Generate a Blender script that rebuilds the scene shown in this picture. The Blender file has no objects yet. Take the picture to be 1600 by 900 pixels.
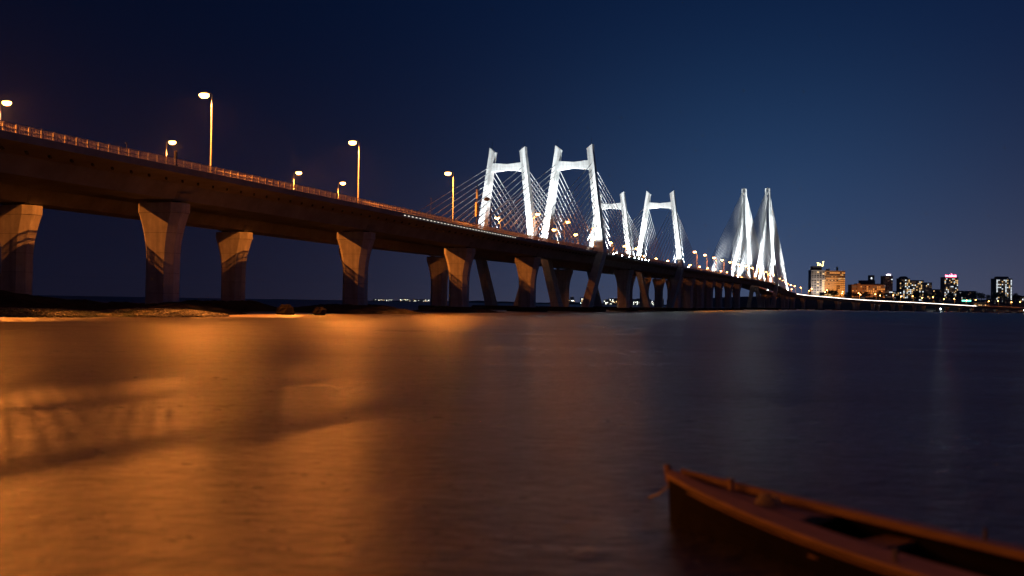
import bpy, math, random, bisect
from mathutils import Vector, Matrix
random.seed(7)
sc = bpy.context.scene
R = math.radians
# ------------------------------------------------------------------ camera
HC = 2.5
cam_d = bpy.data.cameras.new("camera"); cam = bpy.data.objects.new("camera", cam_d)
sc.collection.objects.link(cam); sc.camera = cam
cam_d.sensor_width = 36; cam_d.lens = 35.87; cam_d.clip_start = .1; cam_d.clip_end = 40000
cam.matrix_world = Matrix.Translation((0, 0, HC)) @ Matrix.Rotation(R(90.84), 4, 'X') @ Matrix.Rotation(R(.97), 4, 'Z')
cam_d.dof.use_dof = True; cam_d.dof.focus_distance = 300; cam_d.dof.aperture_fstop = .6
# ------------------------------------------------------------------ render settings
sc.render.engine = 'CYCLES'
sc.view_settings.view_transform = 'Standard'; sc.view_settings.look = 'None'
sc.view_settings.exposure = 0; sc.view_settings.gamma = 1
cy = sc.cycles
cy.use_denoising = True; cy.max_bounces = 5; cy.diffuse_bounces = 3; cy.glossy_bounces = 3
cy.transmission_bounces = 2; cy.caustics_reflective = True; cy.caustics_refractive = False
cy.sample_clamp_indirect = 3; cy.use_light_tree = True; cy.use_adaptive_sampling = False
# ------------------------------------------------------------------ world: night sky, last blue light, the city's glow and the towers' halo
world = bpy.data.worlds.new("World"); sc.world = world; world.use_nodes = True
nt = world.node_tree; N = nt.nodes; L = nt.links; N.clear()
def wn(t, **k):
    n = N.new(t)
    for a, b in k.items(): setattr(n, a, b)
    return n
def wm(op, a, b=None, c=None, clamp=False):
    n = wn('ShaderNodeMath', operation=op, use_clamp=clamp)
    for i, v in enumerate((a, b, c)):
        if v is None: continue
        if isinstance(v, (int, float)): n.inputs[i].default_value = v
        else: L.new(v, n.inputs[i])
    return n.outputs[0]
tc = wn('ShaderNodeTexCoord'); sx = wn('ShaderNodeSeparateXYZ'); L.new(tc.outputs['Generated'], sx.inputs[0])
az = wm('MULTIPLY', wm('ARCTAN2', sx.outputs[0], sx.outputs[1]), 57.2958)
el = wm('MULTIPLY', wm('ARCSINE', sx.outputs[2]), 57.2958)
elp = wm('MAXIMUM', el, 0)
def gauss(v, mu, sg):
    d = wm('DIVIDE', wm('SUBTRACT', v, mu), sg)
    return wm('EXPONENT', wm('MULTIPLY', wm('MULTIPLY', d, d), -1))
def term(fac, col):
    n = wn('ShaderNodeVectorMath', operation='SCALE'); n.inputs[0].default_value = col
    if isinstance(fac, (int, float)): n.inputs['Scale'].default_value = fac
    else: L.new(fac, n.inputs['Scale'])
    return n.outputs[0]
def vadd(a, b):
    n = wn('ShaderNodeVectorMath', operation='ADD'); L.new(a, n.inputs[0]); L.new(b, n.inputs[1]); return n.outputs[0]
right = wm('DIVIDE', 1, wm('ADD', 1, wm('EXPONENT', wm('MULTIPLY', wm('ADD', az, 4), -.13))))      # 0 west, 1 towards the city
hor = wm('EXPONENT', wm('MULTIPLY', elp, -1/4.5))
low = wm('EXPONENT', wm('MULTIPLY', elp, -1/7.5))
skyc = term(wm('MULTIPLY_ADD', right, .8, .35), (.0002, .0072, .036))
skyc = vadd(skyc, term(wm('MULTIPLY', low, wm('MULTIPLY_ADD', right, .75, .25)), (.024, .015, .015)))
skyc = vadd(skyc, term(wm('MULTIPLY', hor, wm('MULTIPLY', right, right)), (.045, .040, .036)))
skyc = vadd(skyc, term(wm('MULTIPLY', gauss(az, 14, 13), gauss(elp, 3, 10)), (.004, .032, .080)))  # blue halo of the floodlit haze at the towers, painted into the sky
bg = wn('ShaderNodeBackground'); L.new(skyc, bg.inputs[0]); bg.inputs[1].default_value = 1
wo = wn('ShaderNodeOutputWorld'); L.new(bg.outputs[0], wo.inputs[0])

# ------------------------------------------------------------------ helpers
COL = sc.collection
def link(o): COL.objects.link(o); return o
def tag(o, label=None, cat=None, group=None, kind=None):
    for k, v in (('label', label), ('category', cat), ('group', group), ('kind', kind)):
        if v: o[k] = v
    return o
def empty(name, loc, rz=0, label=None, cat=None, group=None):
    o = link(bpy.data.objects.new(name, None)); o.location = loc; o.rotation_euler.z = rz; o.empty_display_size = .5
    return tag(o, label, cat, group)
class MB:
    def __init__(s): s.v = []; s.f = []
    def loft(s, rings, cap=True):
        n = len(rings[0]); b = len(s.v)
        for r in rings: s.v += [tuple(p) for p in r]
        for i in range(len(rings)-1):
            for j in range(n):
                a = b+i*n+j; c = b+i*n+(j+1) % n
                s.f.append((a, c, c+n, a+n))
        if cap:
            s.f.append(tuple(b+j for j in range(n))[::-1]); e = b+(len(rings)-1)*n
            s.f.append(tuple(e+j for j in range(n)))
        return s
    def box(s, x0, x1, y0, y1, z0, z1):
        return s.loft([[(x0, y0, z), (x1, y0, z), (x1, y1, z), (x0, y1, z)] for z in (z0, z1)])
    def beam(s, a, b, w, h, up=(0, 0, 1)):
        a = Vector(a); b = Vector(b); d = (b-a).normalized(); u = Vector(up)
        if abs(d.dot(u)) > .99: u = Vector((0, 1, 0))
        r = d.cross(u).normalized(); u = r.cross(d)
        return s.loft([[p-r*w/2-u*h/2, p+r*w/2-u*h/2, p+r*w/2+u*h/2, p-r*w/2+u*h/2] for p in (a, b)])
    def tube(s, pts, rad, n=6):
        pts = [Vector(p) for p in pts]; rings = []
        for i, p in enumerate(pts):
            d = (pts[min(i+1, len(pts)-1)]-pts[max(i-1, 0)]).normalized()
            u = Vector((0, 0, 1)) if abs(d.z) < .95 else Vector((0, 1, 0))
            r = d.cross(u).normalized(); u = r.cross(d)
            q = rad[i] if isinstance(rad, (list, tuple)) else rad
            rings.append([p+r*q*math.cos(t*math.tau/n)+u*q*math.sin(t*math.tau/n) for t in range(n)])
        return s.loft(rings)
    def mesh(s, name, m, off=(0, 0, 0), smooth=False):
        me = bpy.data.meshes.new(name)
        o = off; me.from_pydata([(a-o[0], b-o[1], c-o[2]) for a, b, c in s.v], [], s.f)
        me.materials.append(m)
        if smooth:
            for p in me.polygons: p.use_smooth = True
        me.update(); return me
    def build(s, name, m, parent=None, off=(0, 0, 0), smooth=False):
        return inst(name, s.mesh(name, m, off, smooth), parent)
def inst(name, me, parent=None, loc=None, rz=None):
    o = link(bpy.data.objects.new(name, me)); o.parent = parent
    if loc is not None: o.location = loc
    if rz is not None: o.rotation_euler.z = rz
    return o
def copy_tree(o, parent=None):
    c = o.copy(); COL.objects.link(c); c.parent = parent
    for ch in o.children: copy_tree(ch, c)
    return c
WORDS = 'first second third fourth fifth sixth seventh eighth ninth tenth eleventh twelfth thirteenth fourteenth fifteenth sixteenth seventeenth eighteenth nineteenth'.split()
TENS = {2: 'twent', 3: 'thirt', 4: 'fort', 5: 'fift', 6: 'sixt', 7: 'sevent'}
def nth(i):
    if i <= 19: return WORDS[i-1]
    t, u = divmod(i, 10); return TENS[t]+('ieth' if u == 0 else 'y-'+WORDS[u-1])

# ------------------------------------------------------------------ materials
def mat(name, col, rough=.7, var=.25, scale=1.0, bump=0.0, spec=.4, metal=0, extra=None, stretch=(1, 1, 1)):
    m = bpy.data.materials.new(name); m.use_nodes = True; t = m.node_tree; b = t.nodes['Principled BSDF']
    b.inputs['Roughness'].default_value = rough; b.inputs['Metallic'].default_value = metal
    b.inputs['Specular IOR Level'].default_value = spec
    g = t.nodes.new('ShaderNodeTexCoord'); mp = t.nodes.new('ShaderNodeMapping'); mp.inputs['Scale'].default_value = stretch
    t.links.new(g.outputs['Object'], mp.inputs[0])
    n = t.nodes.new('ShaderNodeTexNoise'); n.inputs['Scale'].default_value = scale; n.inputs['Detail'].default_value = 6; n.inputs['Roughness'].default_value = .65
    t.links.new(mp.outputs[0], n.inputs[0])
    cr = t.nodes.new('ShaderNodeValToRGB'); cr.color_ramp.elements[0].position = .3; cr.color_ramp.elements[1].position = .72
    cr.color_ramp.elements[0].color = (*[c*(1-var) for c in col], 1); cr.color_ramp.elements[1].color = (*[min(1, c*(1+var*.6)) for c in col], 1)
    t.links.new(n.outputs[0], cr.inputs[0]); t.links.new(cr.outputs[0], b.inputs['Base Color'])
    if bump:
        bp = t.nodes.new('ShaderNodeBump'); bp.inputs['Strength'].default_value = bump; bp.inputs['Distance'].default_value = .1
        t.links.new(n.outputs[0], bp.inputs['Height']); t.links.new(bp.outputs[0], b.inputs['Normal'])
    if extra: extra(t, b, cr)
    return m
def lines(period, width, dark, axis=2):
    """thin dark construction joints every `period` metres along an axis"""
    def f(t, b, cr):
        g = t.nodes.new('ShaderNodeTexCoord'); s = t.nodes.new('ShaderNodeSeparateXYZ'); t.links.new(g.outputs['Object'], s.inputs[0])
        m1 = t.nodes.new('ShaderNodeMath'); m1.operation = 'PINGPONG'; m1.inputs[1].default_value = period/2; t.links.new(s.outputs[axis], m1.inputs[0])
        m2 = t.nodes.new('ShaderNodeMath'); m2.operation = 'LESS_THAN'; m2.inputs[1].default_value = width/2; t.links.new(m1.outputs[0], m2.inputs[0])
        # rain streaks
        mp = t.nodes.new('ShaderNodeMapping'); mp.inputs['Scale'].default_value = (1.6, 1.6, .08); t.links.new(g.outputs['Object'], mp.inputs[0])
        n = t.nodes.new('ShaderNodeTexNoise'); n.inputs['Scale'].default_value = 1; n.inputs['Detail'].default_value = 5; t.links.new(mp.outputs[0], n.inputs[0])
        r = t.nodes.new('ShaderNodeMapRange'); r.inputs[1].default_value = .4; r.inputs[2].default_value = .75; r.inputs[3].default_value = 1; r.inputs[4].default_value = .72; t.links.new(n.outputs[0], r.inputs[0])
        x = t.nodes.new('ShaderNodeMix'); x.data_type = 'RGBA'; x.blend_type = 'MULTIPLY'; x.inputs[0].default_value = 1
        t.links.new(cr.outputs[0], x.inputs[6]); t.links.new(r.outputs[0], x.inputs[7])
        y = t.nodes.new('ShaderNodeMix'); y.data_type = 'RGBA'; t.links.new(m2.outputs[0], y.inputs[0]); t.links.new(x.outputs[2], y.inputs[6]); y.inputs[7].default_value = (*dark, 1)
        t.links.new(y.outputs[2], b.inputs['Base Color'])
    return f
def emit(name, col, strength, sample='NONE'):
    m = bpy.data.materials.new(name); m.use_nodes = True; t = m.node_tree; b = t.nodes['Principled BSDF']
    b.inputs['Base Color'].default_value = (.1, .1, .1, 1); b.inputs['Emission Color'].default_value = (*col, 1); b.inputs['Emission Strength'].default_value = strength
    m.cycles.emission_sampling = sample
    return m
M = {}
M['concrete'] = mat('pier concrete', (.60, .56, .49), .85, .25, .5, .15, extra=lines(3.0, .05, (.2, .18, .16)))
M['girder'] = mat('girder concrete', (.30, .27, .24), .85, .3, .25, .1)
M['parapet'] = mat('parapet concrete', (.72, .66, .55), .8, .15, 1.5)
M['white'] = mat('white pylon paint', (.78, .79, .77), .6, .1, .4, .03, extra=lines(3.0, .07, (.5, .51, .5)))
M['cable'] = mat('white cable sheath', (.80, .80, .80), .45, .05, 1)
M['steel'] = mat('galvanised steel', (.10, .095, .085), .5, .15, 2, metal=.3)
M['rail'] = mat('painted rail steel', (.75, .66, .50), .6, .2, 2)
M['dark'] = mat('dark opening', (.02, .02, .02), .9, .1, 2)
M['road'] = mat('asphalt', (.05, .05, .05), .9, .2, 2)
M['rock'] = mat('wet reef rock', (.022, .017, .013), .95, .5, 1.2, .6, spec=.1)
M['stone'] = mat('wet stones', (.012, .010, .008), .28, .6, 3.0, .5, spec=.6)
M['sand'] = mat('wet sand', (.50, .43, .33), .45, .25, .8, .1)
M['land'] = mat('dark headland soil', (.05, .045, .035), .95, .4, .05)
M['leaf'] = mat('foliage', (.05, .075, .03), .8, .5, .8)
M['bark'] = mat('bark', (.10, .075, .05), .9, .3, 2)
M['sodium'] = emit('sodium lamp lens', (1, .44, .10), 16)
M['sodium_far'] = emit('sodium lamp lens far', (1, .42, .10), 45)
M['floodlens'] = emit('white floodlight lens', (.85, .95, 1), 60)
M['strip'] = emit('car trail glow', (1, .86, .72), 7)  # stands for passing headlights on the far viaduct
M['ledge'] = emit('white edge light lens', (1, .90, .75), 1.6)
M['rope'] = mat('old rope', (.32, .26, .16), .9, .3, 20)
M['wood'] = mat('boat planks', (.30, .17, .08), .6, .35, 2, .2, stretch=(1, 6, 6))
M['wood_dark'] = mat('dark hull planks', (.012, .009, .007), .9, .3, 2, .2, spec=.1)  # hull set much darker than the gunwale wood
M['housing'] = mat('lamp housing', (.12, .11, .10), .5, .1, 3)

# ------------------------------------------------------------------ alignment of the bridge (near edge), metres
CTRL = [(-208,-311),(-174,-217),(-57.1,112.9),(29.9,352),(80,490),(117,605),(155,722),(200,848),(279,1080),(322,1206),(364.5,1330),(400.5,1415),(437,1468),(477.6,1507),(513.3,1541),(550.9,1573),(590.2,1602),(630.3,1627),(672.3,1649),(720.9,1671),(767,1689),(864,1720),(964,1745),(1100,1770),(1260,1790)]
def _cr(p0, p1, p2, p3, t):
    return tuple(.5*((2*b)+(-a+c)*t+(2*a-5*b+4*c-d)*t*t+(-a+3*b-3*c+d)*t**3) for a, b, c, d in zip(p0, p1, p2, p3))
_pl = []
for i in range(1, len(CTRL)-2):
    for k in range(40): _pl.append(_cr(CTRL[i-1], CTRL[i], CTRL[i+1], CTRL[i+2], k/40))
_s = [0]
for a, b in zip(_pl, _pl[1:]): _s.append(_s[-1]+math.hypot(b[0]-a[0], b[1]-a[1]))
_i0 = min(range(len(_pl)), key=lambda i: math.hypot(_pl[i][0]-29.9, _pl[i][1]-352))
_s0 = _s[_i0]; _s = [v-_s0 for v in _s]
def CV(s):
    i = max(0, min(len(_s)-2, bisect.bisect_right(_s, s)-1)); t = (s-_s[i])/(_s[i+1]-_s[i])
    return (_pl[i][0]+(_pl[i+1][0]-_pl[i][0])*t, _pl[i][1]+(_pl[i+1][1]-_pl[i][1])*t)
def TG(s):
    a = CV(s-4); b = CV(s+4); l = math.hypot(b[0]-a[0], b[1]-a[1]); return ((b[0]-a[0])/l, (b[1]-a[1])/l)
def XO(s):                                  # the two carriageways drift apart on the approach
    t = max(0, min(1, (-s+10)/70)); return 3.0*t*t*(3-2*t)
def PT(s, o):
    if o > 21.5: o += XO(s)
    c = CV(s); t = TG(s); return (c[0]-t[1]*o, c[1]+t[0]*o)
ZC = [(-700,21.8),(-254,21.8),(-179,21.75),(-114,21.4),(-72,21.45),(1,21.9),(152,22.4),(242,23.6),(379,25.3),(661,28),(740,28.4),(847,26.9),(1028,23.9),(1126,22.4),(1204,21),(1247,19.7),(1302,18.2),(1344,17.3),(1395,16.6),(1443,15.9),(1490,15),(1542,13.5),(1591,11.9),(1692,9.9),(2000,8)]
def _zl(s):
    for (a, x), (b, y) in zip(ZC, ZC[1:]):
        if s <= b: return x+(y-x)*(s-a)/(b-a)
    return ZC[-1][1]
def ZR(s): return sum(_zl(s+d) for d in (-24, -12, 0, 12, 24))/5      # top of the railing
S0, S1 = -596, 1915
SP, SQ, ST = 0, 147, 770               # pylon stations, tower station
CN, CF = 9.5, 34.0                     # carriageway axes
def W(s, o, z): p = PT(s, o); return (p[0], p[1], z)
def heading(s): t = TG(s); return math.atan2(t[1], t[0])

# ------------------------------------------------------------------ sea
def water_mat():
    m = bpy.data.materials.new('sea water'); m.use_nodes = True; t = m.node_tree; b = t.nodes['Principled BSDF']
    b.inputs['Base Color'].default_value = (.050, .042, .036, 1); b.inputs['IOR'].default_value = 1.333
    g = t.nodes.new('ShaderNodeTexCoord')
    last = None
    for sc_, st, d in (((.9, 1.2, 1), .8, .11), ((2.6, 4.5, 1), 1, .07), ((8, 14, 1), .8, .02), ((.10, .16, 1), .5, .5)):
        mp = t.nodes.new('ShaderNodeMapping'); mp.inputs['Scale'].default_value = sc_; mp.inputs['Rotation'].default_value = (0, 0, R(8))
        t.links.new(g.outputs['Object'], mp.inputs[0])
        n = t.nodes.new('ShaderNodeTexNoise'); n.inputs['Scale'].default_value = 1; n.inputs['Detail'].default_value = 5; n.inputs['Roughness'].default_value = .6
        t.links.new(mp.outputs[0], n.inputs[0])
        bp = t.nodes.new('ShaderNodeBump'); bp.inputs['Strength'].default_value = st; bp.inputs['Distance'].default_value = d
        t.links.new(n.outputs[0], bp.inputs['Height'])
        if last: t.links.new(last.outputs[0], bp.inputs['Normal'])
        last = bp
    t.links.new(last.outputs[0], b.inputs['Normal'])
    acc = None                                   # wind-roughened patches and streaks
    for sc_, lo_, hi_ in (((2.2, 5.5, 1), -.085, .085), ((.04, .10, 1), -.05, .05)):
        mp = t.nodes.new('ShaderNodeMapping'); mp.inputs['Scale'].default_value = sc_; t.links.new(g.outputs['Object'], mp.inputs[0])
        n = t.nodes.new('ShaderNodeTexNoise'); n.inputs['Scale'].default_value = 1; n.inputs['Detail'].default_value = 6; n.inputs['Roughness'].default_value = .7; t.links.new(mp.outputs[0], n.inputs[0])
        r = t.nodes.new('ShaderNodeMapRange'); r.inputs[1].default_value = .3; r.inputs[2].default_value = .7; r.inputs[3].default_value = lo_; r.inputs[4].default_value = hi_; t.links.new(n.outputs[0], r.inputs[0])
        a = t.nodes.new('ShaderNodeMath'); a.operation = 'ADD'; t.links.new(r.outputs[0], a.inputs[0]); a.inputs[1].default_value = .33
        if acc: t.links.new(acc.outputs[0], a.inputs[1])
        acc = a
    t.links.new(acc.outputs[0], b.inputs['Roughness'])
    return m
mb = MB(); mb.v = [(-7500, -900, 0), (9500, -900, 0), (9500, 9500, 0), (-7500, 9500, 0)]; mb.f = [(0, 1, 2, 3)]
tag(mb.build('sea', water_mat()), kind='structure')

# ------------------------------------------------------------------ carriageways
SEC = [(0, -1.08), (.4, -1.08), (.4, -1.6), (18.6, -1.6), (18.6, -1.08), (19, -1.08), (19, -1.95), (13.6, -2.55), (12.4, -4.75), (6.6, -4.75), (5.4, -2.55), (0, -1.95)]
def deck(name, o0, label, near):
    base = W(0, o0+9.5, 0)
    root = empty(name, base, 0, label, 'bridge deck')
    ss = [S0+5*i for i in range(int((S1-S0)/5)+1)]
    MB().loft([[W(s, o0+o, ZR(s)+z) for o, z in SEC] for s in ss]).build('girder', M['girder'], root, base)
    MB().loft([[W(s, o0+o, ZR(s)+z) for o, z in ((.6, -1.595), (18.4, -1.595), (18.4, -1.57), (.6, -1.57))] for s in ss]).build('road_surface', M['road'], root, base)
    # railings: outer and inner edge
    for e in (.2, 18.8):
        main = near and e < 1
        for zz, h, nm in ((-.05, .10, 'handrail'), (-.62, .09, 'middle_rail'), (-1.02, .05, 'bottom_rail')):
            MB().loft([[W(s, o0+e+dx, ZR(s)+zz+dz) for dx, dz in ((-.05, -h/2), (.05, -h/2), (.05, h/2), (-.05, h/2))] for s in ss]).build(nm, M['rail'], root, base)
        stuff = MB(); bal = MB()
        pm = MB().box(-.09, .09, -.08, .08, -1.1, .02).mesh('railing_post', M['parapet'])
        n = int((S1-S0)/1.85)
        for i in range(n):
            s = S0+1.85*i; w = W(s, o0+e, ZR(s)); h = heading(s)
            if main and -262 < s < 285:
                inst('railing_post', pm, root, (w[0]-base[0], w[1]-base[1], w[2]-base[2]), h)
            elif i % 2 == 0 or s < 330:
                c, sn = math.cos(h), math.sin(h)
                q = [(w[0]+x*c-y*sn, w[1]+x*sn+y*c) for x, y in ((-.09, -.08), (.09, -.08), (.09, .08), (-.09, .08))]
                stuff.loft([[(a, b, w[2]+z) for a, b in q] for z in (-1.1, .02)])
            if s < 150:
                for k in range(1, 8):
                    u = s+1.85*k/8; c0 = W(u, o0+e, ZR(u)); t = TG(u)
                    q = [(c0[0]+t[0]*a-t[1]*b_, c0[1]+t[1]*a+t[0]*b_) for a, b_ in ((-.04, -.02), (.04, -.02), (.04, .02), (-.04, .02))]
                    bal.loft([[(a, b_, c0[2]+z) for a, b_ in q] for z in (-1.05, -.1)], cap=False)
        tag(stuff.build('railing_posts_far' if main else 'railing_posts', M['parapet'], root, base), kind='stuff')
        tag(bal.build('balusters', M['rail'], root, base), kind='stuff')
    if near:
        dm = MB().loft([[(x*k, y*k, z) for x, y in ((-.16, -.75), (.16, -.75), (.16, .75), (-.16, .75))] for z, k in ((-.22, .8), (.35, 1))]).mesh('drain_slot', M['dark'])
        s = -258
        while s < 10:
            w = W(s, o0+3.4, ZR(s)-2.36); inst('drain_slot', dm, root, (w[0]-base[0], w[1]-base[1], w[2]), heading(s)+R(90+35)); s += 3.6
        lm = MB().box(-.30, .30, -.05, .05, -.05, .05).mesh('edge_light', M['ledge'])
        s = -152
        while s < -84:
            w = W(s, -.07, ZR(s)-1.5); inst('edge_light', lm, root, (w[0]-base[0], w[1]-base[1], w[2]), heading(s)); s += 1.85
        sm = [1095+5*i for i in range(int((1600-1095)/5))]
        MB().loft([[W(s, o, ZR(s)+z) for o, z in ((-.12, -1.62), (-.02, -1.62), (-.02, -1.2), (-.12, -1.2))] for s in sm]).build('car_trail_strip', M['strip'], root, base)  # glowing strip added in place of the cars' light trails
    return root
deck('near_carriageway', 0, 'near carriageway of the bridge with balustrade railing, running from left edge to the far headland', True)
deck('far_carriageway', CF-9.5, 'far carriageway of the bridge, seen behind and under the near one', False)

# ------------------------------------------------------------------ piers
def octa(a, b, c, z): return [(-a+c, -b, z), (a-c, -b, z), (a, -b+c, z), (a, b-c, z), (a-c, b, z), (-a+c, b, z), (-a, b-c, z), (-a, -b+c, z)]
_pc = {}
def pier_meshes(H):
    k = round(H*2)/2
    if k in _pc: return _pc[k]
    hb = k-1.5; fl = min(7.0, hb-1.0)
    rings = [octa(2.5, 1.7, .95, -1.0), octa(2.5, 1.7, .95, hb-fl)]
    for i in range(1, 9):
        t = i/8; e = t**1.9
        rings.append(octa(2.5+1.35*e, 1.7+.35*e, .95+.15*e, hb-fl+fl*t))
    sh = MB().loft(rings).mesh('shaft', M['concrete'])
    hd = MB().loft([octa(3.87, 2.07, 1.1, hb), octa(3.93, 2.1, 1.1, hb+.05), octa(3.93, 2.1, 1.1, k-.05), octa(3.87, 2.05, 1.08, k)]).mesh('pier_head', M['concrete'])
    br = MB().box(-.5, .5, -.5, .5, k, k+.42).mesh('bearing', M['dark'])
    di = MB().loft([octa(3.1, 1.3, .3, k+.3), octa(3.9, 1.5, .3, k+1.5)]).mesh('diaphragm', M['girder'])
    _pc[k] = (sh, hd, br, di, k); return _pc[k]
cap_me = MB().loft([octa(5.4, 4.2, .8, -1), octa(5.4, 4.2, .8, 1.1), octa(5.1, 3.9, .8, 1.3)]).mesh('pile_cap', M['rock'])
def pier(s, axis, label, group, cap):
    H = ZR(s)-5.2; sh, hd, br, di, k = pier_meshes(H)
    x, y = PT(s, axis); r = empty('bridge_pier', (x, y, H-k), heading(s)-R(90), label, 'bridge pier', group)
    inst('shaft', sh, r); inst('pier_head', hd, r)
    for d in (-2.3, 2.3): inst('bearing', br, r, (d, 0, 0))
    inst('diaphragm', di, r)
    if cap: inst('pile_cap', cap_me, r, (0, 0, k-H))
GP = 'flared concrete piers carrying the bridge'
near_s = [-214.7, -155, -100.5, -47.5, 74]+[SQ+50*i for i in range(1, 8)]
tail = []
s = ST+250
while s < 1900: tail.append(s); s += 50
far_s = [-215.5, -158, -106, -52, 68]+[SQ+50*i-6 for i in range(1, 8)]
for i, s in enumerate(near_s+tail):
    extra = {0: ', on the rocky mound with stones', 1: ', standing on a low dark mound', 2: ', left of the first slanted pylon legs', 3: ', between the slanted legs of two pylons', 4: ', between the second pair of pylons'}.get(i, '')
    if i >= len(near_s): extra = ', on the curve leading to the headland'
    elif i > 4: extra = ', between the last H pylon and the tall towers'
    pier(s, CN, '%s flared pier in the near row%s' % (nth(i+1), extra), GP, i >= 2)
for i, s in enumerate(far_s+[t-4 for t in tail]):
    extra = {0: ', at the left edge on dark reef', 1: ', between the first two near piers', 2: ', half hidden behind the second near pier', 3: ', in shade behind the third near pier'}.get(i, '')
    pier(s, CF, '%s flared pier in the back row%s' % (nth(i+1), extra), GP, i >= 2)

# ------------------------------------------------------------------ H pylons
def rect(c, w, l, z, t):     # w across, l along; t = tangent
    nx, ny = -t[1], t[0]
    return [(c[0]+nx*a*w/2+t[0]*b*l/2, c[1]+ny*a*w/2+t[1]*b*l/2, z) for a, b in ((-1, -1), (1, -1), (1, 1), (-1, 1))]
def pylon(s0, ax, label):
    t = TG(s0); base = W(s0, ax, 0); r = empty('cable_pylon', base, 0, label, 'bridge pylon', 'H shaped pylons of the nearer cable-stayed spans')
    zd = ZR(s0)-1.3
    def xa(z): return 10.45+(5.7-10.45)*(z-zd)/(57-zd) if z > zd else 10.45+(5.2-10.45)*(zd-z)/(zd-1)
    for sd in (-1, 1):
        rings = []
        for z, w, l in ((zd, 2.3, 4.2), (30, 2.25, 3.8), (40, 2.15, 3.3), (52, 2.05, 2.8), (55.8, 2.0, 2.6)):
            rings.append(rect(W(s0, ax+sd*xa(z), z), w, l, z, t))
        top = rect(W(s0, ax+sd*xa(57.2), 57), 2.0, 2.6, 57, t)
        cx, cyy = W(s0, ax, 0)[:2]
        top = [(p[0], p[1], 56.4+1.6*(math.hypot(p[0]-cx, p[1]-cyy) > 5.85)) for p in top]
        rings.append(top)
        MB().loft(rings).build('leg', M['white'], r, base)
        MB().loft([rect(W(s0, ax+sd*xa(z), z), w, l, z, t) for z, w, l in ((.6, 3.0, 5.4), (4, 2.8, 5.0), (zd-.02, 2.5, 4.6))]).build('lower_leg', M['concrete'], r, base)
        MB().tube([W(s0, ax+sd*6.1, 57.8), W(s0, ax+sd*6.1, 60.2)], .05, 5).build('lightning_rod', M['steel'], r, base)
        for dr in (-1, 1):
            for k in range(11):
                y = dr*(13.5+6.4*k); za = 30.5+2.05*k; s = s0+y
                a = W(s0+dr*1.2, ax+sd*xa(za), za); b = W(s, ax+sd*9.62, ZR(s)-1.3)
                MB().tube([a, b], .125, 6).build('stay_cable', M['cable'], r, base, smooth=True)
    rings = []
    for q, zt, zb in ((-1, 52.4, 49.3), (0, 51.9, 49.9), (1, 52.4, 49.3)):
        o = q*(xa(51)-.9)
        rings.append([W(s0-1.15, ax+o, zb), W(s0+1.15, ax+o, zb), W(s0+1.15, ax+o, zt), W(s0-1.15, ax+o, zt)])
    MB().loft(rings).build('crossbeam', M['white'], r, base)
    MB().loft([rect(W(s0, ax, 0), w, l, z, t) for z, w, l in ((-1, 21, 13), (1.2, 21, 13), (1.5, 20, 12))]).build('pile_cap', M['rock'], r, base)
    return r
pylon(SP, CF, 'leftmost white H pylon, on the far carriageway, with an equipment mast left of it')
pylon(SP, CN, 'second white H pylon from the left, tallest in the picture, on the near carriageway')
pylon(SQ, CF, 'third white H pylon from the left, partly hidden behind a leg of the tallest one')
pylon(SQ, CN, 'rightmost white H pylon, on the near carriageway, right of the bright floodlights')

# ------------------------------------------------------------------ tall towers
def tower(ax, label):
    s0 = ST; t = TG(s0); base = W(s0, ax, 0); r = empty('cable_tower', base, 0, label, 'bridge tower', 'inverted Y towers of the farther cable-stayed span')
    zd = ZR(s0)-1.3
    def xa(z):
        if z > 94: return 1.5+.5*(128.8-z)/34.8
        if z > zd: return 2.0+(10.6-2.0)*(94-z)/(94-zd)
        return 10.6+(6-10.6)*(zd-z)/(zd-1)
    for sd in (-1, 1):
        MB().loft([rect(W(s0, ax+sd*xa(z), z), w, l, z, t) for z, w, l in ((zd, 3.2, 7), (60, 2.8, 6), (94, 2.4, 5.2), (128.8, 2.0, 4.2))]).build('leg', M['white'], r, base)
        MB().loft([rect(W(s0, ax+sd*xa(z), z), w, l, z, t) for z, w, l in ((.6, 4.4, 8), (6, 4, 7.6), (zd-.02, 3.6, 7.2))]).build('lower_leg', M['concrete'], r, base)
        for dr in (-1, 1):
            for k in range(20):
                y = dr*(22+11.3*k); za = 95+1.6*k; s = s0+y
                MB().tube([W(s0+dr*1.8, ax+sd*xa(za), za), W(s, ax+sd*9.62, ZR(s)-1.3)], .22, 5).build('stay_cable', M['cable'], r, base, smooth=True)
    for z in [96+5.2*i for i in range(7)]:
        o = xa(z)-.9
        MB().loft([[W(s0-1.2, ax+q*o, z), W(s0+1.2, ax+q*o, z), W(s0+1.2, ax+q*o, z+2.6), W(s0-1.2, ax+q*o, z+2.6)] for q in (-1, 1)]).build('anchor_beam', M['white'], r, base)
    MB().loft([rect(W(s0, ax, 0), w, l, z, t) for z, w, l in ((-1, 26, 18), (1.6, 26, 18), (2, 24, 16))]).build('pile_cap', M['rock'], r, base)
    b = W(s0, ax, 129.4); MB().box(b[0]-.5, b[0]+.5, b[1]-.5, b[1]+.5, 128.85, 129.8).build('beacon', M['beacon'], r, base)
M['beacon'] = emit('red beacon', (1, .05, .12), 6)
tower(CF, 'left one of the two tall white towers, on the far carriageway')
tower(CN, 'right one of the two tall white towers, on the near carriageway, red beacon on top')

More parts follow.
